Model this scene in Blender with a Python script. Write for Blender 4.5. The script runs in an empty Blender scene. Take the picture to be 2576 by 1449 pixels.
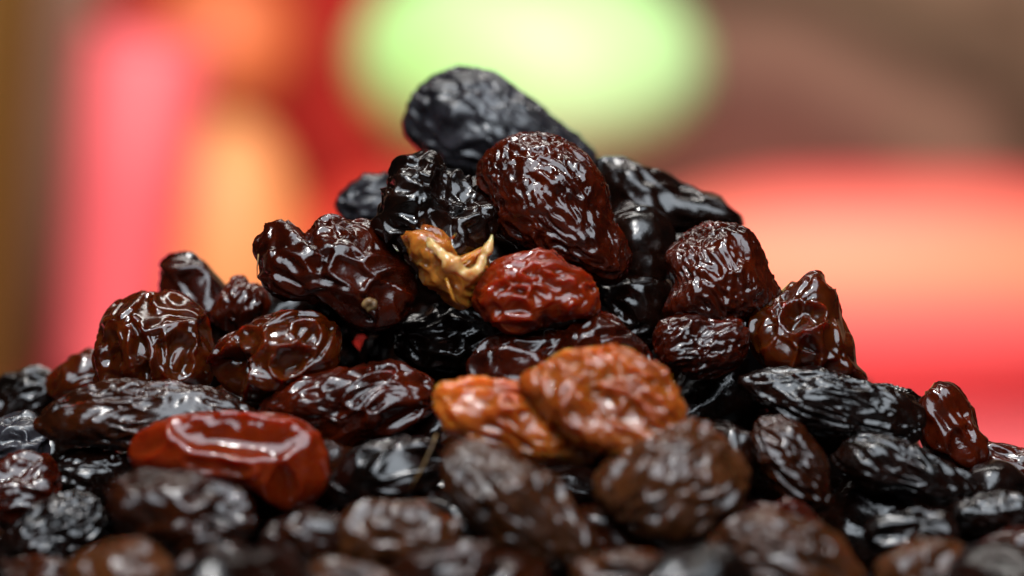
import bpy, bmesh, math, random
import numpy as np
from mathutils import Vector, Matrix

# ------------------------------------------------------------------ camera, world, lamps, exposure
sc = bpy.context.scene
COL = sc.collection
MM = 0.001
D = 0.213                       # camera to focus plane
W = 0.075                       # width of the view at the focus plane
ZC = 0.030                      # camera height above the table

cam_d = bpy.data.cameras.new('camera')
cam = bpy.data.objects.new('camera', cam_d)
COL.objects.link(cam)
cam.location = (0, -D, ZC)
cam.rotation_euler = (math.radians(90), 0, 0)
cam_d.sensor_width = 36
cam_d.lens = 36 * D / W
cam_d.clip_start = 0.005
cam_d.clip_end = 20
cam_d.dof.use_dof = True
cam_d.dof.focus_distance = D
APERTURE = 8.0                  # mm
cam_d.dof.aperture_fstop = cam_d.lens / APERTURE
sc.camera = cam

world = bpy.data.worlds.new('World')
sc.world = world
world.use_nodes = True
world.node_tree.nodes['Background'].inputs[0].default_value = (0.75, 0.85, 1.0, 1)
world.node_tree.nodes['Background'].inputs[1].default_value = 0.012


def area_lamp(name, loc, target, sx, sy, watts, color=(1, 1, 1)):
    l = bpy.data.lights.new(name, 'AREA')
    l.shape = 'RECTANGLE'
    l.size, l.size_y = sx, sy
    l.energy = watts
    l.color = color
    o = bpy.data.objects.new(name, l)
    COL.objects.link(o)
    o.location = loc
    o.rotation_euler = (Vector(target) - Vector(loc)).to_track_quat('-Z', 'Y').to_euler()
    return o


area_lamp('key_lamp', (-0.05, -0.11, 0.32), (0, -0.005, 0.03), 0.014, 0.014, 0.55, (1.0, 0.97, 0.93))
area_lamp('soft_lamp', (0.01, -0.20, 0.255), (0, -0.01, 0.03), 0.28, 0.27, 1.70, (0.82, 0.91, 1.0))
area_lamp('added_background_lamp', (0.0, 0.13, 0.32), (0, 0.56, 0.07), 0.25, 0.20, 3.2, (1.0, 0.97, 0.92))  # added lamp with no visible source, brightens the blurred background

sc.view_settings.view_transform = 'Standard'
sc.view_settings.look = 'None'
sc.view_settings.exposure = 0
sc.view_settings.gamma = 1
sc.cycles.use_denoising = True
sc.cycles.max_bounces = 8
sc.cycles.sample_clamp_indirect = 4

# ------------------------------------------------------------------ helpers


def px(u, v, y):
    """point of the heap seen at (u, v) of the photograph (2576 wide), y metres behind the focus plane"""
    k = W / 2576.0 * (D + y) / D
    return ((u - 1288.0) * k, y, ZC - (v - 724.5) * k)


def mesh_object(name, verts, faces, mat, parent=None, smooth=True):
    me = bpy.data.meshes.new(name)
    verts = np.asarray(verts, dtype=np.float32)
    if isinstance(faces, np.ndarray):
        n, k = faces.shape
        me.vertices.add(len(verts))
        me.vertices.foreach_set('co', verts.ravel())
        me.loops.add(n * k)
        me.loops.foreach_set('vertex_index', faces.astype(np.int32).ravel())
        me.polygons.add(n)
        me.polygons.foreach_set('loop_start', np.arange(0, n * k, k, dtype=np.int32))
        me.update(calc_edges=True)
    else:
        me.from_pydata(verts.tolist(), [], faces)
        me.update()
    if smooth:
        me.polygons.foreach_set('use_smooth', np.ones(len(me.polygons), dtype=bool))
    me.materials.append(mat)
    o = bpy.data.objects.new(name, me)
    COL.objects.link(o)
    if parent is not None:
        o.parent = parent
    return o


def tag(o, label, cat, group=None):
    o['label'] = label
    o['category'] = cat
    if group:
        o['group'] = group
    return o


_ico = {}


def ico(sub):
    if sub not in _ico:
        bm = bmesh.new()
        bmesh.ops.create_icosphere(bm, subdivisions=sub, radius=1.0)
        bm.verts.ensure_lookup_table()
        v = np.array([p.co[:] for p in bm.verts], dtype=np.float64)
        v /= np.linalg.norm(v, axis=1)[:, None]
        f = np.array([[q.index for q in t.verts] for t in bm.faces], dtype=np.int32)
        bm.free()
        _ico[sub] = (v, f)
    return _ico[sub]


_rng = np.random.RandomState(7)
PERM = np.concatenate([_rng.permutation(256)] * 3).astype(np.int32)
GRAD = _rng.normal(size=(256, 3))
GRAD /= np.linalg.norm(GRAD, axis=1)[:, None]
JIT = _rng.rand(256, 3)


def _hash(i, j, k):
    return PERM[PERM[PERM[i & 255] + (j & 255)] + (k & 255)]


def perlin(p):
    i = np.floor(p).astype(np.int32)
    f = p - i
    u = f * f * f * (f * (f * 6 - 15) + 10)
    r = np.zeros(len(p))
    for a in (0, 1):
        wa = u[:, 0] if a else 1 - u[:, 0]
        for b in (0, 1):
            wb = u[:, 1] if b else 1 - u[:, 1]
            for c in (0, 1):
                wc = u[:, 2] if c else 1 - u[:, 2]
                g = GRAD[_hash(i[:, 0] + a, i[:, 1] + b, i[:, 2] + c)]
                r += wa * wb * wc * ((f[:, 0] - a) * g[:, 0] + (f[:, 1] - b) * g[:, 1] + (f[:, 2] - c) * g[:, 2])
    return r * 1.6


def voronoi(p):
    i = np.floor(p).astype(np.int32)
    f1 = np.full(len(p), 9.0)
    f2 = np.full(len(p), 9.0)
    tilt = np.zeros(len(p))
    for a in (-1, 0, 1):
        for b in (-1, 0, 1):
            for c in (-1, 0, 1):
                hs = _hash(i[:, 0] + a, i[:, 1] + b, i[:, 2] + c)
                dv = i + np.array((a, b, c)) + JIT[hs] - p
                d = np.sqrt((dv * dv).sum(axis=1))
                tilt = np.where(d < f1, (dv * GRAD[hs]).sum(axis=1), tilt)
                f2 = np.minimum(f2, np.maximum(f1, d))
                f1 = np.minimum(f1, d)
    return f1, f2, tilt


def vertex_normals(v, f):
    a, b, c = v[f[:, 0]], v[f[:, 1]], v[f[:, 2]]
    fn = np.cross(b - a, c - a)
    n = np.zeros_like(v)
    for k in range(3):
        for ax in range(3):
            n[:, ax] += np.bincount(f[:, k], weights=fn[:, ax], minlength=len(v))
    return n / (np.linalg.norm(n, axis=1)[:, None] + 1e-12)


# cell mm, stretch, ridge amplitude mm, second ridge, lump amplitude, micro
STYLES = {
    'fine':   dict(cell=0.80, stretch=2.0, amp=0.25, amp2=0.14, lump=0.50, micro=0.050, tilt=0.36),
    'silver': dict(cell=0.85, stretch=3.4, amp=0.28, amp2=0.16, lump=0.45, micro=0.040, tilt=0.36),
    'medium': dict(cell=1.25, stretch=1.9, amp=0.36, amp2=0.15, lump=0.55, micro=0.035, tilt=0.52),
    'coarse': dict(cell=1.90, stretch=1.4, amp=0.32, amp2=0.05, lump=0.60, micro=0.008, tilt=0.80),
    'smooth': dict(cell=2.20, stretch=1.5, amp=0.30, amp2=0.04, lump=0.45, micro=0.010, tilt=0.60),
    'plump':  dict(cell=2.60, stretch=1.5, amp=0.07, amp2=0.02, lump=0.25, micro=0.006, tilt=0.08),
}


def wrinkle(v, f, axis, style, seed, dishes=(), strength=1.0):
    """raisin skin: v in mm, axis = long axis"""
    s = STYLES[style]
    rs = np.random.RandomState(seed)
    off = rs.rand(3) * 90
    n0 = vertex_normals(v, f)
    axis = np.asarray(axis, float)
    axis /= np.linalg.norm(axis)
    # big lumps first: the dried body is never a clean ellipsoid
    lump = perlin(v / 4.2 + off) * 1.0 + perlin(v / 2.2 + off + 17) * 0.35
    h = lump * s['lump'] * strength
    for (cx, cz, rx, rz, ang, dep, rim) in dishes:
        ca, sa = math.cos(ang), math.sin(ang)
        dx, dz = v[:, 0] - cx, v[:, 2] - cz
        wk = 0.4 if style == 'plump' else 1.0
        wob = 1 + wk * (0.34 * perlin(v / 1.9 + off + 40) + 0.16 * perlin(v / 0.8 + off + 44))
        rr = np.sqrt(((dx * ca + dz * sa) / rx) ** 2 + ((-dx * sa + dz * ca) / rz) ** 2) * wob
        front = np.clip(-n0[:, 1] * 3 + 0.6, 0, 1)
        h -= dep * (np.clip(1.0 - rr ** 2, 0, 1) if style == 'plump' else np.clip(1.15 - rr ** 2.2, 0, 0.8)) * front
        h += rim * np.exp(-((rr - 1.08) / (0.12 if wk == 1 else 0.09)) ** 2) * front * np.clip(0.6 + 1.1 * perlin(v / 1.3 + off + 63), 0, 1.3)
    t = v @ axis
    perp = v - t[:, None] * axis
    pl = np.linalg.norm(perp, axis=1)[:, None] + 1e-6
    pm = np.percentile(pl, 85)
    perp = perp / pl * (pm * (pl / pm) ** 0.6)
    q = perp + (t / s['stretch'])[:, None] * axis
    wq = q / (s['cell'] * 2.0) + off
    warp = np.stack([perlin(wq + 3.1), perlin(wq + 31.7), perlin(wq + 57.3)], axis=1)
    q1 = (q + warp * s['cell'] * 0.9) / s['cell'] + off
    f1, f2, tl = voronoi(q1)
    e = f2 - f1
    ridge = np.exp(-(e / 0.20) ** 2) + 0.35 * np.exp(-(e / 0.5) ** 2)
    mod = np.clip(0.50 + 1.2 * perlin(v / 2.6 + off + 71), -0.5, 1.25)
    h += s['amp'] * mod * (ridge - 0.4)
    q2 = (q + warp * s['cell'] * 0.8) / (s['cell'] * 0.62) + off + 11
    rp = 1 - np.abs(perlin(q2)) * 2.4
    rp = np.clip(rp, -0.6, 1)
    h += s['amp2'] * (rp - 0.2) * np.clip(0.7 + 0.8 * perlin(v / 2.4 + off + 5), 0.1, 1.3)
    es = np.clip(e / 0.24, 0, 1)
    h += s['tilt'] * tl * es * es * (3 - 2 * es)
    vm = v - (t * 0.35)[:, None] * axis
    patch = np.clip(0.55 + 1.0 * perlin(v / 1.8 + off + 23), 0.05, 1.2)
    h += s['micro'] * patch * (1 - np.abs(perlin(vm / 0.62 + off + warp)) * 2.4)
    h += 0.6 * s['micro'] * patch * (1 - np.abs(perlin(vm / 0.34 + off + warp * 1.5)) * 2.2)
    return v + n0 * h[:, None]


# ------------------------------------------------------------------ materials
def new_mat(name):
    m = bpy.data.materials.new(name)
    m.use_nodes = True
    nt = m.node_tree
    return m, nt, nt.nodes['Principled BSDF']


def raisin_mat(name, dark, light, sss=0.25, radius=(2.0, 0.45, 0.2), rough=(0.22, 0.45), scale=320.0, bump=0.5,
               bloom=0.0):
    m, nt, b = new_mat(name)
    N, L = nt.nodes, nt.links
    tc = N.new('ShaderNodeTexCoord')
    inf = N.new('ShaderNodeObjectInfo')
    add = N.new('ShaderNodeVectorMath'); add.operation = 'ADD'
    L.new(tc.outputs['Object'], add.inputs[0]); L.new(inf.outputs['Random'], add.inputs[1])
    n1 = N.new('ShaderNodeTexNoise'); n1.inputs['Scale'].default_value = scale; n1.inputs['Detail'].default_value = 5
    n1.inputs['Roughness'].default_value = 0.65
    L.new(add.outputs[0], n1.inputs['Vector'])
    cr = N.new('ShaderNodeValToRGB')
    cr.color_ramp.elements[0].position = 0.36; cr.color_ramp.elements[0].color = (*dark, 1)
    cr.color_ramp.elements[1].position = 0.66; cr.color_ramp.elements[1].color = (*light, 1)
    L.new(n1.outputs['Fac'], cr.inputs['Fac'])
    hsv = N.new('ShaderNodeHueSaturation')
    mr = N.new('ShaderNodeMapRange')
    mr.inputs['To Min'].default_value = 0.7; mr.inputs['To Max'].default_value = 1.25
    L.new(inf.outputs['Random'], mr.inputs['Value']); L.new(mr.outputs['Result'], hsv.inputs['Value'])
    L.new(cr.outputs['Color'], hsv.inputs['Color'])
    L.new(hsv.outputs['Color'], b.inputs['Base Color'])
    n2 = N.new('ShaderNodeTexNoise'); n2.inputs['Scale'].default_value = 700; n2.inputs['Detail'].default_value = 4
    L.new(add.outputs[0], n2.inputs['Vector'])
    mr2 = N.new('ShaderNodeMapRange')
    mr2.inputs['From Min'].default_value = 0.35; mr2.inputs['From Max'].default_value = 0.7
    mr2.inputs['To Min'].default_value = rough[0]; mr2.inputs['To Max'].default_value = rough[1]
    L.new(n2.outputs['Fac'], mr2.inputs['Value']); L.new(mr2.outputs['Result'], b.inputs['Roughness'])
    n3 = N.new('ShaderNodeTexNoise'); n3.inputs['Scale'].default_value = 2600; n3.inputs['Detail'].default_value = 3
    n3.inputs['Distortion'].default_value = 0.6
    L.new(add.outputs[0], n3.inputs['Vector'])
    bp = N.new('ShaderNodeBump'); bp.inputs['Strength'].default_value = bump; bp.inputs['Distance'].default_value = 0.00012
    L.new(n3.outputs['Fac'], bp.inputs['Height']); L.new(bp.outputs['Normal'], b.inputs['Normal'])
    b.inputs['IOR'].default_value = 1.5
    b.inputs['Subsurface Weight'].default_value = sss
    b.inputs['Subsurface Radius'].default_value = radius
    b.inputs['Subsurface Scale'].default_value = 0.001
    return m


M = {
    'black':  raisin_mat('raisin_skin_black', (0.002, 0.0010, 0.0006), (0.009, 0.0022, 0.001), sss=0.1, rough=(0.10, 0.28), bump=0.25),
    'brown':  raisin_mat('raisin_skin_brown', (0.010, 0.0022, 0.0005), (0.032, 0.0062, 0.0012), sss=0.25, rough=(0.12, 0.28), bump=0.25),
    'wine':   raisin_mat('raisin_skin_wine', (0.014, 0.0015, 0.0003), (0.052, 0.0050, 0.0007), sss=0.3, rough=(0.10, 0.24), bump=0.22),
    'red':    raisin_mat('raisin_skin_red', (0.12, 0.0095, 0.0012), (0.21, 0.019, 0.0025), sss=1.0, radius=(3.5, 0.7, 0.2), rough=(0.08, 0.18), bump=0.1),
    'olive':  raisin_mat('raisin_skin_olive', (0.026, 0.0032, 0.0004), (0.070, 0.0105, 0.0012), sss=1.0, radius=(3.5, 0.7, 0.2), rough=(0.08, 0.20), bump=0.12),
    'amber':  raisin_mat('raisin_skin_amber', (0.17, 0.028, 0.002), (0.36, 0.088, 0.010), sss=1.0, radius=(3.0, 0.8, 0.2), rough=(0.10, 0.26), bump=0.25),
    'tan':    raisin_mat('raisin_skin_tan', (0.028, 0.008, 0.002), (0.075, 0.022, 0.006), sss=0.25, rough=(0.14, 0.32), bump=0.3),
    'bloom':  raisin_mat('raisin_skin_bloom', (0.007, 0.006, 0.0075), (0.034, 0.030, 0.036), sss=0.1, rough=(0.22, 0.42), bump=0.3),
    'flesh':  raisin_mat('raisin_flesh_amber', (0.14, 0.030, 0.003), (0.42, 0.15, 0.02), sss=0.7, rough=(0.10, 0.25), scale=420, bump=0.3),
    'pith':   raisin_mat('raisin_pith_cream', (0.40, 0.16, 0.03), (0.72, 0.48, 0.20), sss=0.7, rough=(0.10, 0.25), scale=900, bump=0.4),
    'scar':   raisin_mat('raisin_stem_scar', (0.10, 0.05, 0.015), (0.35, 0.2, 0.07), sss=0.2, rough=(0.4, 0.6), scale=900),
}


def simple_mat(name, c1, c2, scale, rough=0.6, spec=0.5, bump=0.0, stretch=(1, 1, 1)):
    m, nt, b = new_mat(name)
    N, L = nt.nodes, nt.links
    tc = N.new('ShaderNodeTexCoord')
    mp = N.new('ShaderNodeMapping'); mp.inputs['Scale'].default_value = stretch
    L.new(tc.outputs['Object'], mp.inputs['Vector'])
    n = N.new('ShaderNodeTexNoise'); n.inputs['Scale'].default_value = scale; n.inputs['Detail'].default_value = 4
    L.new(mp.outputs['Vector'], n.inputs['Vector'])
    cr = N.new('ShaderNodeValToRGB')
    cr.color_ramp.elements[0].position = 0.35; cr.color_ramp.elements[0].color = (*c1, 1)
    cr.color_ramp.elements[1].position = 0.65; cr.color_ramp.elements[1].color = (*c2, 1)
    L.new(n.outputs['Fac'], cr.inputs['Fac']); L.new(cr.outputs['Color'], b.inputs['Base Color'])
    b.inputs['Roughness'].default_value = rough
    b.inputs['Specular IOR Level'].default_value = spec
    if bump:
        bp = N.new('ShaderNodeBump'); bp.inputs['Strength'].default_value = bump; bp.inputs['Distance'].default_value = 0.001
        L.new(n.outputs['Fac'], bp.inputs['Height']); L.new(bp.outputs['Normal'], b.inputs['Normal'])
    return m


# ------------------------------------------------------------------ setting: tablecloth and backdrop
m_table = simple_mat('red_cloth', (0.48, 0.06, 0.07), (0.56, 0.08, 0.088), 900, rough=0.8, spec=0.2, bump=0.3)
gx, gy = 60, 60
vv, ff = [], []
for j in range(gy + 1):
    for i in range(gx + 1):
        x = -0.7 + 1.4 * i / gx
        y = 0.10 + 0.9 * j / gy
        far = max(0.0, min(1.0, (abs(x) + max(0, y) - 0.2) / 0.2))
        vv.append((x, y, 0.004 + 0.0012 * far * math.sin(x * 23 + y * 31)))
for j in range(gy):
    for i in range(gx):
        a = j * (gx + 1) + i
        ff.append((a, a + 1, a + gx + 2, a + gx + 1))
cloth = mesh_object('red_cloth', vv, ff, m_table)
cloth['kind'] = 'structure'
m_wood = simple_mat('no_bounce_dark_wood', (0.012, 0.006, 0.004), (0.03, 0.014, 0.008), 40, rough=0.5, stretch=(1, 8, 1))  # unseen dark top, added to keep red bounce light off the heap
bmt = bmesh.new()
bmesh.ops.create_cube(bmt, size=1.0, matrix=Matrix.Translation((0, 0.375, -0.012)) @ Matrix.Diagonal((1.4, 1.25, 0.024, 1)))
bmesh.ops.bevel(bmt, geom=list(bmt.edges), offset=0.003, segments=2, affect='EDGES')
mt_ = bpy.data.meshes.new('unseen_tabletop')
bmt.to_mesh(mt_); bmt.free()
mt_.materials.append(m_wood)
table = bpy.data.objects.new('unseen_tabletop', mt_)
COL.objects.link(table)
table['kind'] = 'structure'


def curtain(name, x0, x1, y, z1, mat, folds, amp, seed):
    n = 120
    rs = random.Random(seed)
    ph = [rs.uniform(0, 6.28) for _ in range(3)]
    vv, ff = [], []
    rows = 8
    for j in range(rows + 1):
        for i in range(n + 1):
            t = i / n
            w = amp * (math.sin(t * folds * 6.28 + ph[0]) + 0.5 * math.sin(t * folds * 2.3 * 6.28 + ph[1] + 0.25 * j))
            vv.append((x0 + (x1 - x0) * t, y + w, z1 * j / rows))
    for j in range(rows):
        for i in range(n):
            a = j * (n + 1) + i
            ff.append((a, a + 1, a + n + 2, a + n + 1))
    o = mesh_object(name, vv, ff, mat)
    md = o.modifiers.new('thickness', 'SOLIDIFY'); md.thickness = 0.002
    o['kind'] = 'structure'
    return o


m_redc = simple_mat('red_backdrop_cloth', (0.34, 0.016, 0.012), (0.44, 0.026, 0.018), 60, rough=0.85, spec=0.1)


def banded_mat():
    m, nt, b = new_mat('brown_banded_cloth')
    N, L = nt.nodes, nt.links
    tc = N.new('ShaderNodeTexCoord')
    sp = N.new('ShaderNodeSeparateXYZ')
    L.new(tc.outputs['Object'], sp.inputs[0])
    n = N.new('ShaderNodeTexNoise'); n.inputs['Scale'].default_value = 22.0; n.inputs['Detail'].default_value = 1
    L.new(tc.outputs['Object'], n.inputs['Vector'])
    a1 = N.new('ShaderNodeMath'); a1.operation = 'MULTIPLY_ADD'; a1.inputs[1].default_value = 0.55
    L.new(sp.outputs['X'], a1.inputs[0]); L.new(sp.outputs['Z'], a1.inputs[2])
    a2 = N.new('ShaderNodeMath'); a2.operation = 'MULTIPLY_ADD'; a2.inputs[1].default_value = 0.05
    L.new(n.outputs['Fac'], a2.inputs[0]); L.new(a1.outputs[0], a2.inputs[2])
    mr = N.new('ShaderNodeMapRange'); mr.inputs['From Min'].default_value = 0.125; mr.inputs['From Max'].default_value = 0.235
    L.new(a2.outputs[0], mr.inputs['Value'])
    cr = N.new('ShaderNodeValToRGB')  # slanting lighter and darker brown bands across the cloth
    e = cr.color_ramp.elements
    e[0].position = 0.0; e[0].color = (0.20, 0.075, 0.055, 1)
    e[1].position = 1.0; e[1].color = (0.28, 0.18, 0.115, 1)
    for pos, c in ((0.12, (0.15, 0.06, 0.045)), (0.28, (0.25, 0.13, 0.09)), (0.40, (0.22, 0.12, 0.08)), (0.48, (0.075, 0.045, 0.028)),
                   (0.56, (0.085, 0.05, 0.03)), (0.66, (0.22, 0.135, 0.085)), (0.76, (0.10, 0.06, 0.035)), (0.86, (0.24, 0.15, 0.095))):
        q = e.new(pos); q.color = (*c, 1)
    L.new(mr.outputs['Result'], cr.inputs['Fac']); L.new(cr.outputs['Color'], b.inputs['Base Color'])
    b.inputs['Roughness'].default_value = 0.85
    b.inputs['Specular IOR Level'].default_value = 0.1
    return m


BY = 0.62
m_greyc = simple_mat('grey_brown_cloth', (0.20, 0.11, 0.075), (0.27, 0.15, 0.10), 25, rough=0.85, spec=0.1)
curtain('grey_brown_backdrop', -0.60, -0.117, BY, 0.34, m_greyc, 5, 0.003, 5)
curtain('red_backdrop', -0.115, -0.034, BY, 0.34, m_redc, 2, 0.003, 3)
curtain('brown_backdrop', -0.032, 0.60, BY, 0.34, banded_mat(), 6, 0.004, 4)


# ------------------------------------------------------------------ far, strongly blurred things
def revolve(profile, seg=48):
    """profile: (r, z) list bottom to top"""
    vv, ff = [], []
    for (r, z) in profile:
        for i in range(seg):
            a = 2 * math.pi * i / seg
            vv.append((r * math.cos(a), r * math.sin(a), z))
    for j in range(len(profile) - 1):
        for i in range(seg):
            k = (i + 1) % seg
            ff.append((j * seg + i, j * seg + k, (j + 1) * seg + k, (j + 1) * seg + i))
    ff.append(tuple(range(seg - 1, -1, -1)))
    ff.append(tuple((len(profile) - 1) * seg + i for i in range(seg)))
    return vv, ff


def fruit_profile(top=0.16, bottom=0.08, n=26, full=0.9):
    p = []
    for i in range(n + 1):
        a = -math.pi / 2 + math.pi * i / n
        r = max(0.002, abs(math.cos(a)) ** full)
        z = math.sin(a)
        d = max(0.0, 1 - r / 0.45)
        z -= (top if z > 0 else -bottom) * d * d * (1 if z > 0 else 1)
        p.append((r, z))
    return p


def fruit(name, label, u, v, y, ru, rv, mat, tilt=0.0, stem=None, group=None):
    c = px(u, v, y)
    k = W / 2576.0 * (D + y) / D
    vv, ff = revolve(fruit_profile())
    rx, rz = ru * k, rv * k
    verts = []
    for (x, yy, z) in vv:
        p = Vector((x * rx, yy * min(rx, rz) * 1.0, z * rz))
        p = Matrix.Rotation(tilt, 3, 'Y') @ p
        verts.append(p)
    root = bpy.data.objects.new(name, None)
    COL.objects.link(root)
    zb = min(p.z for p in verts)
    root.location = (c[0], c[1], c[2] + zb)
    verts = [(p.x, p.y, p.z - zb) for p in verts]
    mesh_object('fruit_body', verts, ff, mat, root)
    # short stem in the top dimple
    top = Matrix.Rotation(tilt, 3, 'Y') @ Vector((0, 0, rz * 0.82))
    sv, sf = revolve([(0.0012, 0), (0.001, 0.006), (0.0016, 0.013)], 10)
    R = Matrix.Rotation(tilt + 0.2, 3, 'Y')
    sv = [R @ Vector(p) + top - Vector((0, 0, zb)) for p in sv]
    mesh_object('stem', [tuple(p) for p in sv], sf, stem, root)
    tag(root, label, 'fruit', group)
    return root


m_stem = simple_mat('fruit_stem', (0.06, 0.035, 0.015), (0.12, 0.07, 0.03), 400, 0.8)
m_green = simple_mat('green_fruit_skin', (0.36, 0.74, 0.22), (0.58, 0.88, 0.42), 22, 0.45)
m_orange = simple_mat('orange_fruit_skin', (0.62, 0.13, 0.035), (0.70, 0.17, 0.05), 40, 0.55)
m_tan = simple_mat('yellow_orange_fruit_skin', (0.72, 0.27, 0.08), (0.80, 0.34, 0.12), 30, 0.55)
m_redf = simple_mat('red_fruit_skin', (0.52, 0.03, 0.02), (0.62, 0.045, 0.025), 40, 0.5)
m_pink = simple_mat('coral_pink_cup', (0.74, 0.10, 0.115), (0.80, 0.12, 0.135), 30, 0.6)
m_post = simple_mat('dark_olive_wood', (0.055, 0.024, 0.003), (0.09, 0.042, 0.006), 30, 0.7, spec=0.1, stretch=(1, 1, 0.1))


def mango_mat():
    m, nt, b = new_mat('mango_skin')
    N, L = nt.nodes, nt.links
    tc = N.new('ShaderNodeTexCoord')
    sp = N.new('ShaderNodeSeparateXYZ')
    L.new(tc.outputs['Generated'], sp.inputs[0])
    n = N.new('ShaderNodeTexNoise'); n.inputs['Scale'].default_value = 2.5
    L.new(tc.outputs['Generated'], n.inputs['Vector'])
    ad = N.new('ShaderNodeMath'); ad.operation = 'MULTIPLY_ADD'; ad.inputs[1].default_value = 0.12; ad.inputs[2].default_value = -0.06
    L.new(n.outputs['Fac'], ad.inputs[0])
    ad2 = N.new('ShaderNodeMath'); ad2.operation = 'ADD'
    L.new(ad.outputs[0], ad2.inputs[0]); L.new(sp.outputs['Z'], ad2.inputs[1])
    cr = N.new('ShaderNodeValToRGB')
    e = cr.color_ramp.elements
    e[0].position = 0.15; e[0].color = (0.70, 0.075, 0.08, 1)
    e[1].position = 0.97; e[1].color = (0.50, 0.05, 0.05, 1)
    for pos, c in ((0.38, (0.82, 0.125, 0.12)), (0.62, (0.80, 0.22, 0.10)), (0.80, (0.66, 0.14, 0.085))):
        q = e.new(pos); q.color = (*c, 1)
    L.new(ad2.outputs[0], cr.inputs['Fac']); L.new(cr.outputs['Color'], b.inputs['Base Color'])
    b.inputs['Roughness'].default_value = 0.6
    return m


fruit('green_fruit', 'large pale green round fruit, out of focus, high behind the topmost raisin', 1330, 165, 0.50, 445, 272, m_green, 0.05, m_stem)
fruit('red_fruit', 'dark red round fruit, out of focus, low behind the top of the heap', 1120, 722, 0.51, 420, 308, m_redf, 0.0, m_stem)
fruit('orange_fruit', 'small deep orange round fruit, out of focus, stacked on the yellow-orange one', 560, 110, 0.53, 190, 190, m_orange, 0.3, m_stem)
fruit('yellow_orange_fruit', 'tall yellow-orange fruit, out of focus, under the deep orange one', 560, 655, 0.50, 205, 372, m_tan, 0.0, m_stem)
fruit('mango', 'big red mango with an orange band, out of focus, beyond the right slope', 2260, 755, 0.40, 820, 335, mango_mat(), 0.0, m_stem)


def cup():
    y = 0.47
    c = px(262, 1022, y)
    k = W / 2576.0 * (D + y) / D
    H = 0.082
    rb, rt = 130 * k, 165 * k
    pr = [(rb * 0.96, 0), (rb, 0.002), (rb + (rt - rb) * 0.5, H * 0.5), (rt, H - 0.001), (rt - 0.0008, H),
          (rt - 0.0016, H - 0.001), (rb + (rt - rb) * 0.5 - 0.0016, H * 0.5), (rb - 0.0016, 0.004)]
    vv, ff = revolve(pr, 40)
    root = bpy.data.objects.new('pink_cup', None)
    COL.objects.link(root)
    root.location = (c[0], c[1], 0.0065)
    root.rotation_euler = (0, math.radians(7), 0)
    mesh_object('cup_body', vv, ff, m_pink, root)
    rim = []
    rf = []
    seg, ms = 40, 8
    for i in range(seg):
        a = 2 * math.pi * i / seg
        for j in range(ms):
            b = 2 * math.pi * j / ms
            r = rt - 0.0004 + 0.0016 * math.cos(b)
            rim.append((r * math.cos(a), r * math.sin(a), H + 0.0004 + 0.0016 * math.sin(b)))
    for i in range(seg):
        for j in range(ms):
            i2, j2 = (i + 1) % seg, (j + 1) % ms
            rf.append((i * ms + j, i2 * ms + j, i2 * ms + j2, i * ms + j2))
    mesh_object('rim', rim, rf, m_pink, root)
    tag(root, 'tall coral pink tumbler, out of focus, leaning on the yellow-orange fruit', 'cup')


cup()


def post():
    y = 0.40
    k = W / 2576.0 * (D + y) / D
    x1b = (35 - 1288) * k
    x1t = (125 - 1288) * k
    H = 0.15
    b = 0.002
    me = bmesh.new()
    vs = []
    for z, xr in ((0, x1b), (H, x1t)):
        for (x, yy) in ((xr - 0.035, y - 0.012), (xr, y - 0.012), (xr, y + 0.012), (xr - 0.035, y + 0.012)):
            vs.append(me.verts.new((x, yy, z)))
    for f in ((3, 2, 1, 0), (4, 5, 6, 7), (0, 1, 5, 4), (1, 2, 6, 5), (2, 3, 7, 6), (3, 0, 4, 7)):
        me.faces.new([vs[i] for i in f])
    bmesh.ops.bevel(me, geom=list(me.edges), offset=b, segments=2, affect='EDGES')
    m2 = bpy.data.meshes.new('wooden_post')
    me.to_mesh(m2); me.free()
    m2.materials.append(m_post)
    o = bpy.data.objects.new('wooden_post', m2)
    COL.objects.link(o)
    tag(o, 'dark olive brown wooden post, out of focus, leaning beside the pink tumbler', 'post')


post()

# ------------------------------------------------------------------ the raisins one can see, each from its own outline
GROUP = 'raisins in the heap'


def smooth_radius(pts, n=360):
    P = np.asarray(pts, float)
    m = len(P)
    out = []
    for i in range(m):
        p0, p1, p2, p3 = P[i - 1], P[i], P[(i + 1) % m], P[(i + 2) % m]
        for t in np.linspace(0, 1, 12, endpoint=False):
            out.append(0.5 * ((2 * p1) + (-p0 + p2) * t + (2 * p0 - 5 * p1 + 4 * p2 - p3) * t * t + (-p0 + 3 * p1 - 3 * p2 + p3) * t ** 3))
    C = np.array(out)
    x, y = P[:, 0], P[:, 1]
    x2, y2 = np.roll(x, -1), np.roll(y, -1)
    cr = x * y2 - x2 * y
    A = cr.sum() / 2
    c = np.array([((x + x2) * cr).sum() / (6 * A), ((y + y2) * cr).sum() / (6 * A)])
    d = C - c
    th = np.arctan2(d[:, 1], d[:, 0])
    r = np.linalg.norm(d, axis=1)
    o = np.argsort(th)
    th, r = th[o], r[o]
    g = np.linspace(-math.pi, math.pi, n, endpoint=False)
    rr = np.interp(g, np.concatenate([th - 2 * math.pi, th, th + 2 * math.pi]), np.concatenate([r, r, r]))
    kern = np.array([1, 2, 3, 2, 1.0]); kern /= kern.sum()
    rr = np.convolve(np.concatenate([rr[-4:], rr, rr[:4]]), kern, 'same')[4:-4]
    return c, C, g, rr


PLACED = []          # (centre, mean radius, outline px, depth)


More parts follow.
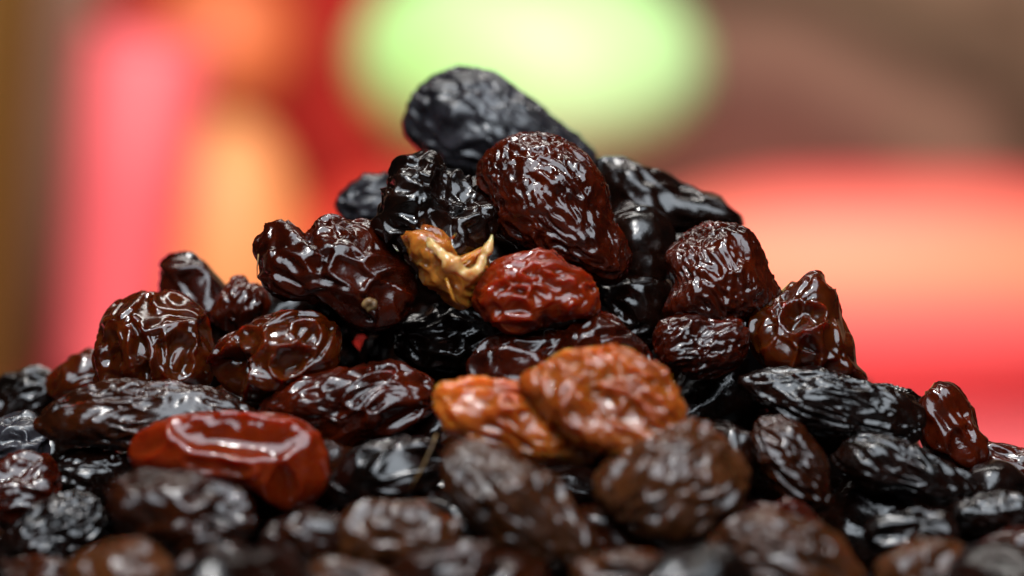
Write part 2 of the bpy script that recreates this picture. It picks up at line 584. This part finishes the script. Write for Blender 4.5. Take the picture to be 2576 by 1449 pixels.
def raisin(label, outline, y_mm, mat, style, thick=1.0, axis=None, tilt=0.35, tiltx=0.0, sub=6, dishes=(), strength=1.0,
           seed=None, name='raisin'):
    y = y_mm * MM
    c, C, g, _ = smooth_radius(outline)
    k = W / 2576.0 * (D + y) / D * 1000.0      # mm per px here
    loc = px(c[0], c[1], y)
    P = (np.asarray(outline, float) - c) * k
    P[:, 1] *= -1
    # outline in mm, x right, z up, about its own centre
    c2, C2, g2, rr = smooth_radius(P)
    cov = np.cov(C2.T)
    ev, evec = np.linalg.eigh(cov)
    major = evec[:, 1]
    minor_half = np.ptp(C2 @ evec[:, 0]) / 2
    if axis is not None:
        a = math.radians(axis)
        major = np.array([math.cos(a), math.sin(a)])
    T = minor_half * 0.88 * thick
    v, f = ico(sub)
    th = np.arctan2(v[:, 2], v[:, 0])
    s = np.sqrt(v[:, 0] ** 2 + v[:, 2] ** 2)
    R = np.interp(th, np.concatenate([g2, [math.pi]]), np.concatenate([rr, [rr[0]]]))
    R *= 0.97
    s2 = s ** 0.92
    V = np.stack([R * s2 * np.cos(th), v[:, 1] * T, R * s2 * np.sin(th)], axis=1)
    V[:, 1] += tilt * V[:, 2] * min(1.0, T / 4.0) + tiltx * V[:, 0]
    dl = []
    for (du, dv, ru, rv, ang, dep, rim) in dishes:
        dl.append(((du - c[0]) * k, -(dv - c[1]) * k, ru * k, rv * k, math.radians(ang), dep, rim))
    if seed is None:
        seed = len(PLACED) * 13 + 5
    V = wrinkle(V, f, (major[0], tilt * major[1], major[1]), style, seed, dl, strength)
    o = mesh_object(name, V * MM, f, M[mat])
    o.location = loc
    tag(o, label, 'raisin', GROUP)
    PLACED.append((np.array(loc), float(np.mean(rr)) * MM, np.asarray(outline, float), y, label))
    return o


def part(parent, name, outline, y_mm, mat, style, thick=1.0, sub=4, strength=0.5, seed=1, tilt=0.2):
    n = len(PLACED)
    o = raisin('', outline, y_mm, mat, style, thick=thick, sub=sub, strength=strength, seed=seed, tilt=tilt, name=name)
    del PLACED[n:]
    for kx in ('label', 'category', 'group'):
        if kx in o:
            del o[kx]
    o.location = Vector(o.location) - Vector(parent.location)
    o.parent = parent
    return o


def fibre(parent, pts, r=0.00006, mat='scar'):
    """thin stalk hair through points (u, v, y_mm)"""
    P = [Vector(px(u, v, y * MM)) - Vector(parent.location) for (u, v, y) in pts]
    vv, ff = [], []
    seg = 6
    for i, p in enumerate(P):
        d = (P[min(i + 1, len(P) - 1)] - P[max(i - 1, 0)]).normalized()
        a = d.orthogonal().normalized(); b = d.cross(a)
        rr = r * (1.0 if i < len(P) - 1 else 0.5)
        for j in range(seg):
            t = 2 * math.pi * j / seg
            vv.append(tuple(p + a * rr * math.cos(t) + b * rr * math.sin(t)))
    for i in range(len(P) - 1):
        for j in range(seg):
            k = (j + 1) % seg
            ff.append((i * seg + j, i * seg + k, (i + 1) * seg + k, (i + 1) * seg + j))
    ff.append(tuple(range(seg - 1, -1, -1))); ff.append(tuple((len(P) - 1) * seg + j for j in range(seg)))
    return mesh_object('fibre', vv, ff, M[mat], parent)


# --- the top of the heap
raisin('blue-black blurred raisin crowning the heap, its rounded end in front of the green fruit',
       [(1012, 260), (1040, 225), (1085, 198), (1135, 181), (1190, 180), (1260, 200), (1310, 235), (1370, 275), (1430, 320), (1475, 370),
        (1490, 430), (1440, 480), (1350, 490), (1230, 460), (1130, 425), (1060, 390), (1022, 350), (1010, 305)],
       16, 'bloom', 'medium', thick=0.9, tilt=0.1, axis=-30)
raisin('finely wrinkled brown raisin leaning against the blue-black topmost raisin',
       [(1205, 400), (1230, 360), (1275, 335), (1335, 325), (1395, 338), (1450, 370), (1495, 420), (1525, 490), (1548, 560), (1580, 640),
        (1560, 710), (1480, 700), (1380, 660), (1290, 620), (1230, 580), (1225, 520), (1210, 460)],
       2.5, 'wine', 'fine', thick=0.85, axis=-50)
torn = raisin('torn black raisin with a dark hollow and pale amber flesh showing at its lower edge',
              [(985, 430), (1000, 400), (1040, 393), (1085, 383), (1108, 425), (1180, 450), (1230, 490), (1245, 560), (1235, 610), (1195, 650),
               (1150, 690), (1090, 680), (1040, 655), (1000, 630), (945, 600), (940, 560), (965, 500)],
              1.0, 'black', 'coarse', thick=0.8, axis=-35, dishes=[(1160, 490, 85, 48, -28, 1.5, 0.2)])
part(torn, 'torn_flesh', [(1015, 585), (1070, 575), (1110, 598), (1140, 640), (1180, 672), (1215, 660), (1245, 610), (1255, 650), (1225, 705),
                          (1190, 745), (1165, 772), (1135, 765), (1105, 735), (1065, 690), (1035, 635)],
     -1.9, 'flesh', 'medium', thick=0.8, sub=5, strength=0.7, seed=31)


def pith(parent, pts, mat):
    """lumpy strip of torn flesh through (u, v, y_mm, radius_mm)"""
    P = [Vector(px(u, v, y * MM)) - Vector(parent.location) for (u, v, y, r) in pts]
    n = len(P)
    seg, per = 20, 9
    vv, ff = [], []
    rows = []
    for i in range(n - 1):
        p0, p1, p2, p3 = P[max(i - 1, 0)], P[i], P[i + 1], P[min(i + 2, n - 1)]
        for t in np.linspace(0, 1, per, endpoint=(i == n - 2)):
            q = 0.5 * ((2 * p1) + (p2 - p0) * t + (2 * p0 - 5 * p1 + 4 * p2 - p3) * t * t + (3 * p1 - p0 - 3 * p2 + p3) * t ** 3)
            rows.append((q, pts[i][3] * (1 - t) + pts[i + 1][3] * t))
    for i, (q, r) in enumerate(rows):
        d = (rows[min(i + 1, len(rows) - 1)][0] - rows[max(i - 1, 0)][0]).normalized()
        b = Vector((0, 1, 0)); a = d.cross(b).normalized()
        for j in range(seg):
            t = 2 * math.pi * j / seg
            vv.append(q + (a * math.cos(t) + b * math.sin(t) * 0.75) * r * MM)
    for i in range(len(rows) - 1):
        for j in range(seg):
            k = (j + 1) % seg
            ff.append((i * seg + j, (i + 1) * seg + j, (i + 1) * seg + k, i * seg + k))
    V = np.array([p[:] for p in vv])
    ctr = np.repeat(np.array([q[:] for q, r in rows]), seg, axis=0)
    V = ctr + (V - ctr) * (1 + 0.8 * perlin(V * 1000 / 1.15) + 0.3 * perlin(V * 1000 / 0.5 + 9))[:, None]
    return mesh_object('pith', V, np.array(ff), M[mat], parent)


pith(torn, [(1062, 598, -3.2, 0.10), (1085, 612, -3.9, 0.34), (1112, 640, -4.5, 0.48), (1140, 668, -4.7, 0.60), (1172, 690, -4.6, 0.50), (1200, 680, -4.2, 0.36),
            (1218, 650, -3.9, 0.42), (1230, 618, -3.6, 0.28), (1238, 590, -3.3, 0.05)], 'pith')
fibre(torn, [(1122, 700, -4.6), (1132, 730, -4.8), (1140, 752, -4.7), (1150, 764, -4.5)], 0.00012, 'flesh')
fibre(torn, [(1128, 602, -4.2), (1140, 597, -4.8), (1147, 588, -5.0)], 0.00008, 'flesh')
raisin('smooth brick-red raisin wedged under the torn black one with amber flesh',
       [(1200, 740), (1225, 680), (1270, 645), (1340, 630), (1410, 645), (1470, 690), (1500, 745), (1490, 790), (1430, 800), (1350, 815),
        (1285, 835), (1240, 805), (1205, 775)],
       -3.0, 'red', 'medium', thick=0.95, strength=0.7, axis=5, dishes=[(1350, 745, 105, 55, 8, 0.5, 0.22)])
raisin('small blurred grey-purple raisin peeking out behind the torn black raisin',
       [(848, 510), (865, 475), (910, 452), (970, 450), (1020, 480), (1010, 545), (930, 560), (870, 548)],
       14, 'bloom', 'medium', sub=5)
scar = raisin('dark red-brown raisin with large shiny facets and a pale round stem scar',
              [(632, 640), (640, 605), (660, 580), (690, 553), (725, 565), (752, 592), (775, 575), (800, 550), (850, 542), (930, 560), (985, 610),
               (1045, 700), (1035, 760), (1010, 810), (960, 832), (900, 820), (835, 775), (780, 758), (720, 755), (670, 725), (650, 690)],
              0.0, 'wine', 'coarse', thick=0.85, axis=-30)
part(scar, 'stem_scar', [(912, 762), (920, 748), (935, 746), (946, 756), (945, 772), (933, 780), (918, 778)], -3.4, 'scar', 'fine', thick=0.7, sub=3, strength=0.2)
fibre(scar, [(650, 640, -1.5), (647, 670, -1.9), (647, 700, -1.6)], 0.00005, 'scar')
raisin('blurred reddish raisin with a humped top behind the plump olive-brown one',
       [(395, 745), (400, 690), (420, 650), (465, 642), (510, 665), (550, 702), (580, 750), (570, 810), (480, 810), (420, 780)],
       10, 'wine', 'smooth', sub=5, strength=1.3)
raisin('blurred small purple-brown raisin between the humped one and the faceted one',
       [(555, 735), (580, 702), (620, 690), (660, 715), (680, 780), (650, 830), (575, 840), (535, 795)],
       7, 'wine', 'medium', sub=5)
raisin('plump olive-brown glossy raisin with deep vertical creases on the skyline below the humped reddish one',
       [(238, 880), (255, 805), (290, 765), (340, 742), (400, 745), (450, 755), (500, 790), (535, 850), (547, 910), (530, 965), (480, 990),
        (400, 995), (320, 990), (262, 990), (242, 940)],
       3.0, 'olive', 'smooth', thick=1.0, axis=80, strength=1.2,
       dishes=[(372, 905, 22, 80, 10, 1.0, 0.3), (455, 890, 40, 60, -10, 0.5, 0.2), (295, 885, 28, 62, 0, 0.4, 0.15)])
raisin('translucent red-brown raisin with a black hollow like an eye and pale facets',
       [(530, 905), (545, 860), (590, 825), (660, 787), (720, 770), (790, 785), (840, 812), (862, 860), (852, 920), (800, 960), (740, 985),
        (680, 1003), (620, 998), (560, 968)],
       -1.5, 'olive', 'smooth', thick=0.95, axis=20, strength=1.1,
       dishes=[(585, 935, 48, 62, -8, 4.2, 0.25), (740, 905, 45, 38, 20, 1.0, 0.35), (635, 862, 48, 34, 25, 0.5, 0.25), (775, 840, 34, 24, -20, 0.5, 0.2)])
raisin('long pointed raisin with fine silvery ridges lying flat below the plump olive-brown one',
       [(76, 1070), (110, 1032), (160, 1010), (250, 980), (380, 957), (470, 960), (540, 980), (600, 1012), (645, 1045), (560, 1085), (440, 1115),
        (340, 1130), (240, 1120), (150, 1110), (92, 1097)],
       -4.5, 'brown', 'silver', thick=0.95, axis=4, tilt=0.5)
raisin('glossy bright red raisin with a dished top rimmed by white highlights',
       [(316, 1135), (350, 1090), (420, 1055), (500, 1035), (600, 1028), (690, 1035), (760, 1055), (803, 1092), (832, 1150), (832, 1215), (800, 1262),
        (750, 1288), (690, 1280), (640, 1250), (560, 1230), (450, 1210), (350, 1192), (320, 1168)],
       -9.0, 'red', 'plump', thick=0.9, axis=-10, tilt=0.0, strength=0.9,
       dishes=[(610, 1098, 165, 50, -4, 1.05, 0.28), (385, 1110, 50, 28, 35, 0.5, 0.25), (720, 1215, 40, 55, 0, 0.4, 0.25), (560, 1165, 90, 22, -8, 0.4, 0.2)])
raisin('wine-red spindle-shaped raisin with netted ridges beside the glossy bright red one',
       [(650, 1028), (720, 985), (790, 950), (870, 930), (960, 921), (1030, 935), (1090, 960), (1115, 992), (1080, 1040), (1020, 1078), (930, 1095),
        (860, 1118), (800, 1090), (735, 1062)],
       -3.5, 'wine', 'medium', thick=0.95, axis=12)
raisin('shade-black raisin deep in the shadowed hollow below the amber flesh',
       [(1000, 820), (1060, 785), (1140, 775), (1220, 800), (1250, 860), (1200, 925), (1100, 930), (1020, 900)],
       5.0, 'black', 'medium', sub=5)  # the black skin stands in for the shade of the hollow
raisin('dark raisin with broad grey facets half covered by the two amber raisins',
       [(1165, 945), (1190, 892), (1240, 862), (1320, 840), (1400, 815), (1470, 800), (1540, 808), (1600, 850), (1645, 905), (1600, 970),
        (1450, 1000), (1300, 990), (1200, 970)],
       -3.0, 'wine', 'coarse', thick=0.95, axis=22)
raisin('slightly blurred amber raisin, the darker and smaller of the amber pair',
       [(1088, 1020), (1100, 962), (1170, 945), (1260, 950), (1330, 980), (1400, 1050), (1450, 1105), (1510, 1140), (1480, 1162), (1380, 1158),
        (1260, 1142), (1180, 1112), (1112, 1065)],
       -11.0, 'amber', 'medium', thick=0.85, axis=-22, strength=0.9)
raisin('large golden amber raisin with looping pale ridges on the front of the heap',
       [(1310, 955), (1380, 915), (1450, 880), (1530, 862), (1600, 885), (1660, 930), (1702, 980), (1720, 1050), (1692, 1122), (1640, 1137),
        (1560, 1132), (1450, 1098), (1370, 1042), (1320, 992)],
       -12.0, 'amber', 'medium', thick=0.95, axis=-28, tilt=0.45,
       dishes=[(1560, 1010, 125, 92, -25, 0.4, 0.3), (1540, 1015, 70, 45, -25, 0.3, 0.25)])
raisin('finely furrowed egg-shaped brown raisin standing upright beside the peaked red-brown one',
       [(1690, 720), (1683, 645), (1720, 600), (1770, 565), (1830, 548), (1880, 570), (1920, 630), (1945, 690), (1957, 742), (1915, 785),
        (1880, 805), (1800, 835), (1720, 820), (1670, 790)],
       1.5, 'wine', 'fine', thick=0.85, axis=115)
raisin('rough brown raisin end tucked under the upright egg-shaped one',
       [(1640, 872), (1660, 812), (1720, 788), (1800, 800), (1870, 802), (1885, 860), (1850, 920), (1765, 957), (1700, 932), (1652, 902)],
       -1.5, 'wine', 'fine', thick=0.9, axis=20)
raisin('long glossy black raisin, blurred, with bright beads of light, behind the upright egg-shaped one',
       [(1500, 402), (1540, 394), (1600, 400), (1660, 420), (1720, 458), (1800, 508), (1868, 542), (1882, 562), (1830, 572), (1750, 592),
        (1690, 605), (1600, 625), (1530, 580), (1500, 500)],
       11.0, 'black', 'smooth', thick=0.9, axis=-24, strength=1.6, sub=5)
raisin('black glossy raisin with a ring-shaped glint in the gap beside the upright egg-shaped one',
       [(1540, 545), (1600, 520), (1680, 560), (1705, 640), (1660, 720), (1580, 720), (1530, 640)],
       6.5, 'black', 'smooth', sub=5, strength=1.4)
raisin('peaked red-brown raisin with a dished side jutting out against the mango',
       [(1868, 840), (1900, 782), (1950, 750), (2000, 715), (2052, 692), (2092, 740), (2130, 800), (2142, 860), (2152, 920), (2170, 960),
        (2050, 965), (1950, 950), (1895, 910)],
       0.5, 'olive', 'smooth', thick=0.9, axis=60, strength=1.2,
       dishes=[(2010, 800, 48, 36, 15, 1.1, 0.35), (2020, 900, 30, 60, 5, 0.7, 0.25), (1915, 830, 30, 42, -20, 0.4, 0.2)])
raisin('long near-black raisin with fine parallel ridges below the peaked red-brown one',
       [(1848, 955), (1900, 930), (1990, 925), (2100, 935), (2180, 958), (2260, 985), (2315, 1030), (2325, 1085), (2290, 1120), (2200, 1112),
        (2080, 1092), (1980, 1062), (1895, 1012)],
       -4.0, 'black', 'silver', thick=0.95, axis=-14, tilt=0.5)
raisin('small black raisin on the skyline between the peaked red-brown one and the humped one',
       [(2150, 975), (2200, 965), (2250, 972), (2300, 1010), (2330, 1060), (2280, 1100), (2190, 1080), (2150, 1030)],
       2.0, 'black', 'medium', sub=5)
raisin('narrow brown raisin with slanting silver ridges standing on end under the long near-black one',
       [(1885, 1085), (1910, 1042), (1960, 1045), (2020, 1090), (2070, 1150), (2092, 1220), (2088, 1290), (2020, 1285), (1960, 1245), (1920, 1185), (1890, 1135)],
       -8.0, 'brown', 'silver', thick=1.0, axis=-48)
raisin('black raisin with slanting bright ridges below the long near-black one',
       [(2085, 1150), (2110, 1112), (2170, 1090), (2260, 1108), (2350, 1150), (2440, 1200), (2485, 1250), (2440, 1275), (2340, 1265),
        (2230, 1235), (2140, 1200)],
       -7.0, 'black', 'silver', thick=1.0, axis=-22, tilt=0.5)
raisin('humped dark brown raisin standing up alone on the skyline against the red cloth',
       [(2310, 1012), (2335, 985), (2375, 967), (2405, 975), (2440, 1020), (2470, 1080), (2492, 1140), (2460, 1190), (2380, 1175), (2320, 1120)],
       0.0, 'wine', 'smooth', thick=0.9, strength=1.2, axis=-60, sub=5)
raisin('dark raisin ending the skyline just beyond the humped dark brown one',
       [(2465, 1115), (2510, 1108), (2560, 1130), (2640, 1160), (2680, 1230), (2600, 1265), (2490, 1230)],
       1.0, 'wine', 'medium', sub=5)
raisin('small black raisin with a bright angular glint beneath the humped one',
       [(2410, 1200), (2450, 1170), (2520, 1165), (2570, 1195), (2575, 1250), (2500, 1275), (2430, 1255)],
       -4.0, 'black', 'smooth', sub=5, strength=1.5)

# --- the lower, nearer and blurrier raisins
raisin('big blurred brown-grey raisin slanting down from under the darker amber one',
       [(1100, 1150), (1160, 1118), (1240, 1122), (1320, 1150), (1380, 1200), (1440, 1280), (1480, 1350), (1470, 1402), (1400, 1420),
        (1320, 1425), (1230, 1375), (1160, 1292), (1118, 1222)],
       -18, 'tan', 'medium', thick=0.9, axis=-42)
raisin('blurred round brown-grey raisin below the large golden amber one',
       [(1500, 1215), (1520, 1155), (1580, 1130), (1680, 1085), (1760, 1062), (1830, 1100), (1880, 1180), (1870, 1260), (1800, 1322),
        (1720, 1372), (1640, 1362), (1560, 1312), (1512, 1262)],
       -16, 'tan', 'medium', thick=0.9, axis=35)
raisin('blurred pinkish-grey raisin with broad pale ridges at the foot of the heap',
       [(1763, 1392), (1800, 1335), (1880, 1302), (1990, 1300), (2090, 1340), (2160, 1400), (2185, 1470), (2100, 1530), (1950, 1530), (1820, 1500), (1770, 1445)],
       -20, 'tan', 'medium', thick=0.9, axis=-15)
raisin('reddish-brown raisin showing a row of glints behind the pinkish-grey one at the foot',
       [(1820, 1330), (1870, 1285), (1950, 1262), (2030, 1280), (2080, 1330), (2060, 1380), (1940, 1390), (1850, 1375)],
       -14.5, 'wine', 'medium', sub=5)
raisin('blurred pale-patched raisin at the foot beside the glossy black one with a bright bead',
       [(2195, 1425), (2260, 1382), (2330, 1360), (2410, 1368), (2465, 1410), (2470, 1490), (2310, 1530), (2210, 1490)],
       -19, 'tan', 'coarse', sub=5, axis=-20)
raisin('glossy black raisin with bright beads of light in the hollow behind the pale-patched one',
       [(2180, 1340), (2225, 1297), (2320, 1285), (2395, 1310), (2410, 1362), (2330, 1400), (2220, 1400)],
       -12.5, 'black', 'medium', sub=5, strength=1.3)
raisin('small black ridged raisin under the black one with the angular glint',
       [(2380, 1290), (2440, 1250), (2520, 1238), (2610, 1255), (2640, 1315), (2550, 1350), (2440, 1345)],
       -9.0, 'black', 'fine', sub=5, axis=-25)
raisin('dim reddish raisin at the foot beyond the pale-patched one',
       [(2460, 1390), (2510, 1335), (2590, 1325), (2680, 1360), (2690, 1440), (2600, 1490), (2490, 1470)],
       -14, 'wine', 'smooth', sub=5)
raisin('blurred brown raisin with large blue-grey patches under the glossy bright red one',
       [(272, 1245), (310, 1205), (400, 1185), (500, 1195), (590, 1225), (645, 1290), (625, 1352), (540, 1395), (430, 1390), (330, 1355), (282, 1305)],
       -18, 'brown', 'coarse', thick=0.9, axis=-15)
raisin('small rough black raisin full of tiny glints beside the blue-grey patched one',
       [(5, 1375), (50, 1312), (110, 1270), (190, 1243), (250, 1268), (278, 1322), (250, 1385), (170, 1420), (80, 1430)],
       -10.5, 'black', 'fine', thick=0.95, axis=25)
raisin('very blurred brown raisin at the foot in front of the small rough black one',
       [(165, 1440), (210, 1390), (300, 1365), (390, 1380), (440, 1430), (420, 1500), (300, 1530), (200, 1510)],
       -23, 'tan', 'medium', sub=5)
raisin('blurred dark raisin at the foot below the small rough black one',
       [(-40, 1460), (10, 1412), (90, 1400), (170, 1425), (190, 1480), (120, 1530), (10, 1530)],
       -17, 'brown', 'medium', sub=5)
raisin('blurred brown raisin with a forked pale ridge just below the bright red one',
       [(648, 1375), (700, 1320), (780, 1288), (860, 1300), (890, 1360), (850, 1425), (740, 1440), (665, 1420)],
       -18.5, 'brown', 'coarse', sub=5, axis=-25)
raisin('blurred tan raisin with a row of round bokeh beads at the foot of the heap',
       [(865, 1345), (920, 1285), (1000, 1258), (1060, 1270), (1110, 1295), (1165, 1312), (1140, 1365), (1040, 1405), (930, 1420), (875, 1400)],
       -19, 'tan', 'medium', sub=5, axis=20)
ridged = raisin('dark sharp-ridged raisin in the hollow between the bright red and darker amber ones',
       [(830, 1205), (880, 1155), (980, 1115), (1080, 1105), (1120, 1170), (1075, 1245), (960, 1275), (862, 1258)],
       -9.5, 'black', 'coarse', thick=0.95, axis=20)
fibre(ridged, [(1098, 1092, -12.5), (1088, 1120, -13.2), (1075, 1148, -13.4), (1062, 1178, -13.4), (1046, 1205, -13.2), (1030, 1236, -12.8)], 0.00007, 'scar')
raisin('very blurred small raisin under the big slanting brown-grey one',
       [(995, 1430), (1070, 1392), (1170, 1368), (1245, 1388), (1245, 1450), (1150, 1510), (1040, 1500)],
       -24, 'brown', 'coarse', sub=5, axis=15)
raisin('very blurred bluish raisin at the foot below the blue-grey patched one',
       [(430, 1440), (490, 1398), (590, 1390), (670, 1420), (690, 1480), (600, 1530), (480, 1520)],
       -23, 'brown', 'medium', sub=5)
raisin('very blurred raisin at the very bottom between two pale foot raisins',
       [(1430, 1440), (1520, 1395), (1620, 1382), (1710, 1408), (1745, 1460), (1680, 1530), (1500, 1530)],
       -24, 'tan', 'coarse', sub=5)
raisin('very blurred brown raisin at the bottom under the tan one with bokeh beads',
       [(680, 1470), (760, 1425), (880, 1415), (980, 1435), (1000, 1490), (880, 1540), (740, 1530)],
       -24, 'tan', 'medium', sub=5)
raisin('dim dark red raisin below the tip of the pointed silvery one',
       [(-40, 1205), (20, 1152), (100, 1150), (145, 1200), (135, 1285), (50, 1320), (-30, 1290)],
       -6.5, 'wine', 'medium', sub=5)
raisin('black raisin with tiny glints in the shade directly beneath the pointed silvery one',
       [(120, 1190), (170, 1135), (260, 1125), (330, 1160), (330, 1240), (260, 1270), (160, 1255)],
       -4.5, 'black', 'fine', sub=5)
raisin('blue-grey raisin touching the tip of the pointed silvery one',
       [(-60, 1110), (-10, 1055), (60, 1045), (110, 1085), (100, 1150), (30, 1180), (-50, 1165)],
       2.0, 'bloom', 'medium', sub=5)
raisin('blurred black raisin ending the skyline beyond the blurred brown one',
       [(-40, 1000), (20, 948), (80, 925), (135, 950), (160, 1010), (110, 1070), (0, 1080)],
       12, 'black', 'medium', sub=5)
raisin('blurred brown raisin on the skyline touching the plump olive-brown one',
       [(125, 960), (170, 912), (220, 880), (270, 895), (300, 970), (230, 1020), (150, 1005)],
       9, 'olive', 'smooth', sub=5)

raisin('added shade-black raisin filling the unlit gap between the brick-red one and the upright egg-shaped one',
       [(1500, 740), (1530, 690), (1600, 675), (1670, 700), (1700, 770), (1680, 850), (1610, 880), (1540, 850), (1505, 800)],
       6.0, 'black', 'medium', sub=5)  # added to plug the gap, its shade painted as black skin

# ------------------------------------------------------------------ raisins between and behind those
SKY = np.array([(-300, 1190), (0, 970), (120, 950), (240, 880), (330, 780), (420, 690), (560, 720), (650, 620), (830, 570), (940, 500),
                (1010, 400), (1080, 300), (1330, 300), (1480, 430), (1680, 460), (1840, 560), (1950, 720), (2060, 740), (2140, 900), (2300, 1010),
                (2420, 1020), (2520, 1130), (2700, 1230), (3000, 1430)], float)
rs = np.random.RandomState(21)
HC = np.array([p[0] for p in PLACED])
HR = np.array([p[1] for p in PLACED])
HPX = np.array([p[2].mean(axis=0) for p in PLACED])
HY = np.array([p[3] for p in PLACED])


def proj(p):
    k = W / 2576.0 * (D + p[1]) / D
    return 1288 + p[0] / k, 724.5 - (p[2] - ZC) / k, k


def front_y(u, v):
    d2 = (HPX[:, 0] - u) ** 2 + (HPX[:, 1] - v) ** 2
    w = 1 / (d2 + 60.0 ** 2) ** 1.5
    return float((w * HY).sum() / w.sum())


fill_meshes = []
specs = [('black', 'medium', 11), ('brown', 'fine', 12), ('black', 'fine', 13), ('black', 'coarse', 14), ('brown', 'medium', 15), ('black', 'medium', 16)]  # mostly black skins, which put the shade of the gaps into colour
for (mt, st, sd) in specs:
    v, f = ico(4)
    r2 = np.random.RandomState(sd)
    dims = np.array([5.4, 3.4, 3.0]) * r2.uniform(0.92, 1.1, 3)
    V = v * dims
    V[:, 2] *= 1 + 0.10 * V[:, 0] / dims[0]
    V = wrinkle(V, f, (1, 0, 0), st, sd)
    o = mesh_object('raisin', V * MM, f, M[mt])
    me = o.data
    bpy.data.objects.remove(o)
    fill_meshes.append(me)
low_v, low_f = ico(3)

SHORTS = [q[4].split('raisin')[0].strip(' ,') for q in PLACED]
HOLE = (903.0, 862.0)
cand = []
tries = 0
pts = []
rad = 0.0036
while tries < 60000 and len(pts) < 560:
    tries += 1
    y = rs.uniform(-0.034, 0.050)
    x = rs.uniform(-0.075, 0.075)
    z = rs.uniform(0.0034, 0.062)
    u, v, k = proj((x, y, z))
    top = np.interp(u, SKY[:, 0], SKY[:, 1])
    # stay below the outline of the heap, on all sides
    need = rad / k
    if v < top + need * 1.45:
        continue
    tl = np.interp(u - need * 1.3, SKY[:, 0], SKY[:, 1]); tr = np.interp(u + need * 1.3, SKY[:, 0], SKY[:, 1])
    if v < max(tl, tr) + need * 0.6:
        continue
    dist = math.hypot(x - 0.002, (y - 0.006) * (1.0 if y > 0.006 else 1.25))
    if z > 0.055 - 0.72 * dist:
        continue
    fy = front_y(u, v)
    if v < 1500:
        if y < fy + 0.0075:
            continue
    else:
        if y < -0.030 + 0.0:
            continue
    if math.hypot(u - HOLE[0], v - HOLE[1]) < 6 + need * 0.95:
        continue
    p = np.array((x, y, z))
    d = np.linalg.norm(HC - p, axis=1)
    if np.any(d < HR * 0.72 + rad * 0.85):
        continue
    if pts and np.min(np.linalg.norm(np.array(pts) - p, axis=1)) < 0.0064:
        continue
    pts.append(p)

pts = sorted(pts, key=lambda p: p[1] - front_y(*proj(p)[:2]))
n_ind = min(len(pts), 298 - len(PLACED))
for i, p in enumerate(pts[:n_ind]):
    o = bpy.data.objects.new('raisin', fill_meshes[i % len(fill_meshes)])
    COL.objects.link(o)
    o.location = p
    o.rotation_euler = (rs.uniform(-0.6, 0.6), rs.uniform(-0.6, 0.6), rs.uniform(0, 6.28))
    s = rs.uniform(0.85, 1.08)
    o.scale = (s, s, s)
    pu, pv, _k = proj(p)
    near = int(np.argmin((HPX[:, 0] - pu) ** 2 + (HPX[:, 1] - pv) ** 2))
    words = PLACED[near][4].split('raisin', 1)
    short = words[0].strip(' ,') + ' one'
    if SHORTS.count(words[0].strip(' ,')) > 1 or len(short.split()) < 3:
        short = (short + words[1]).replace(',', '')
    shade_tone = ('black', 'dark brown', 'black', 'black', 'dark brown', 'black')[i % 6]
    tag(o, ' '.join((shade_tone + ' raisin hidden behind the ' + short).split()[:16]), 'raisin',
        'raisins hidden behind the ' + short)
allv, allf = [], []
for i, p in enumerate(pts[n_ind:]):
    dims = np.array([5.2, 3.3, 3.0]) * rs.uniform(0.85, 1.08)
    V = low_v * dims
    V *= (1 + 0.12 * perlin(V / 1.6 + rs.rand(3) * 50))[:, None]
    a = rs.uniform(0, 6.28)
    R = np.array(Matrix.Rotation(a, 3, 'Z') @ Matrix.Rotation(rs.uniform(-0.6, 0.6), 3, 'Y'))
    V = V @ R.T * MM + p
    allf.append(low_f + len(low_v) * i)
    allv.append(V)
if allv:
    o = mesh_object('heap_of_raisins', np.concatenate(allv), np.concatenate(allf), M['brown'])
    o['kind'] = 'stuff'
    o['label'] = 'dark raisins packed behind and beneath the visible ones'
    o['category'] = 'raisins'
print('heroes', len(PLACED), 'fill', len(pts), 'individual fill', n_ind)
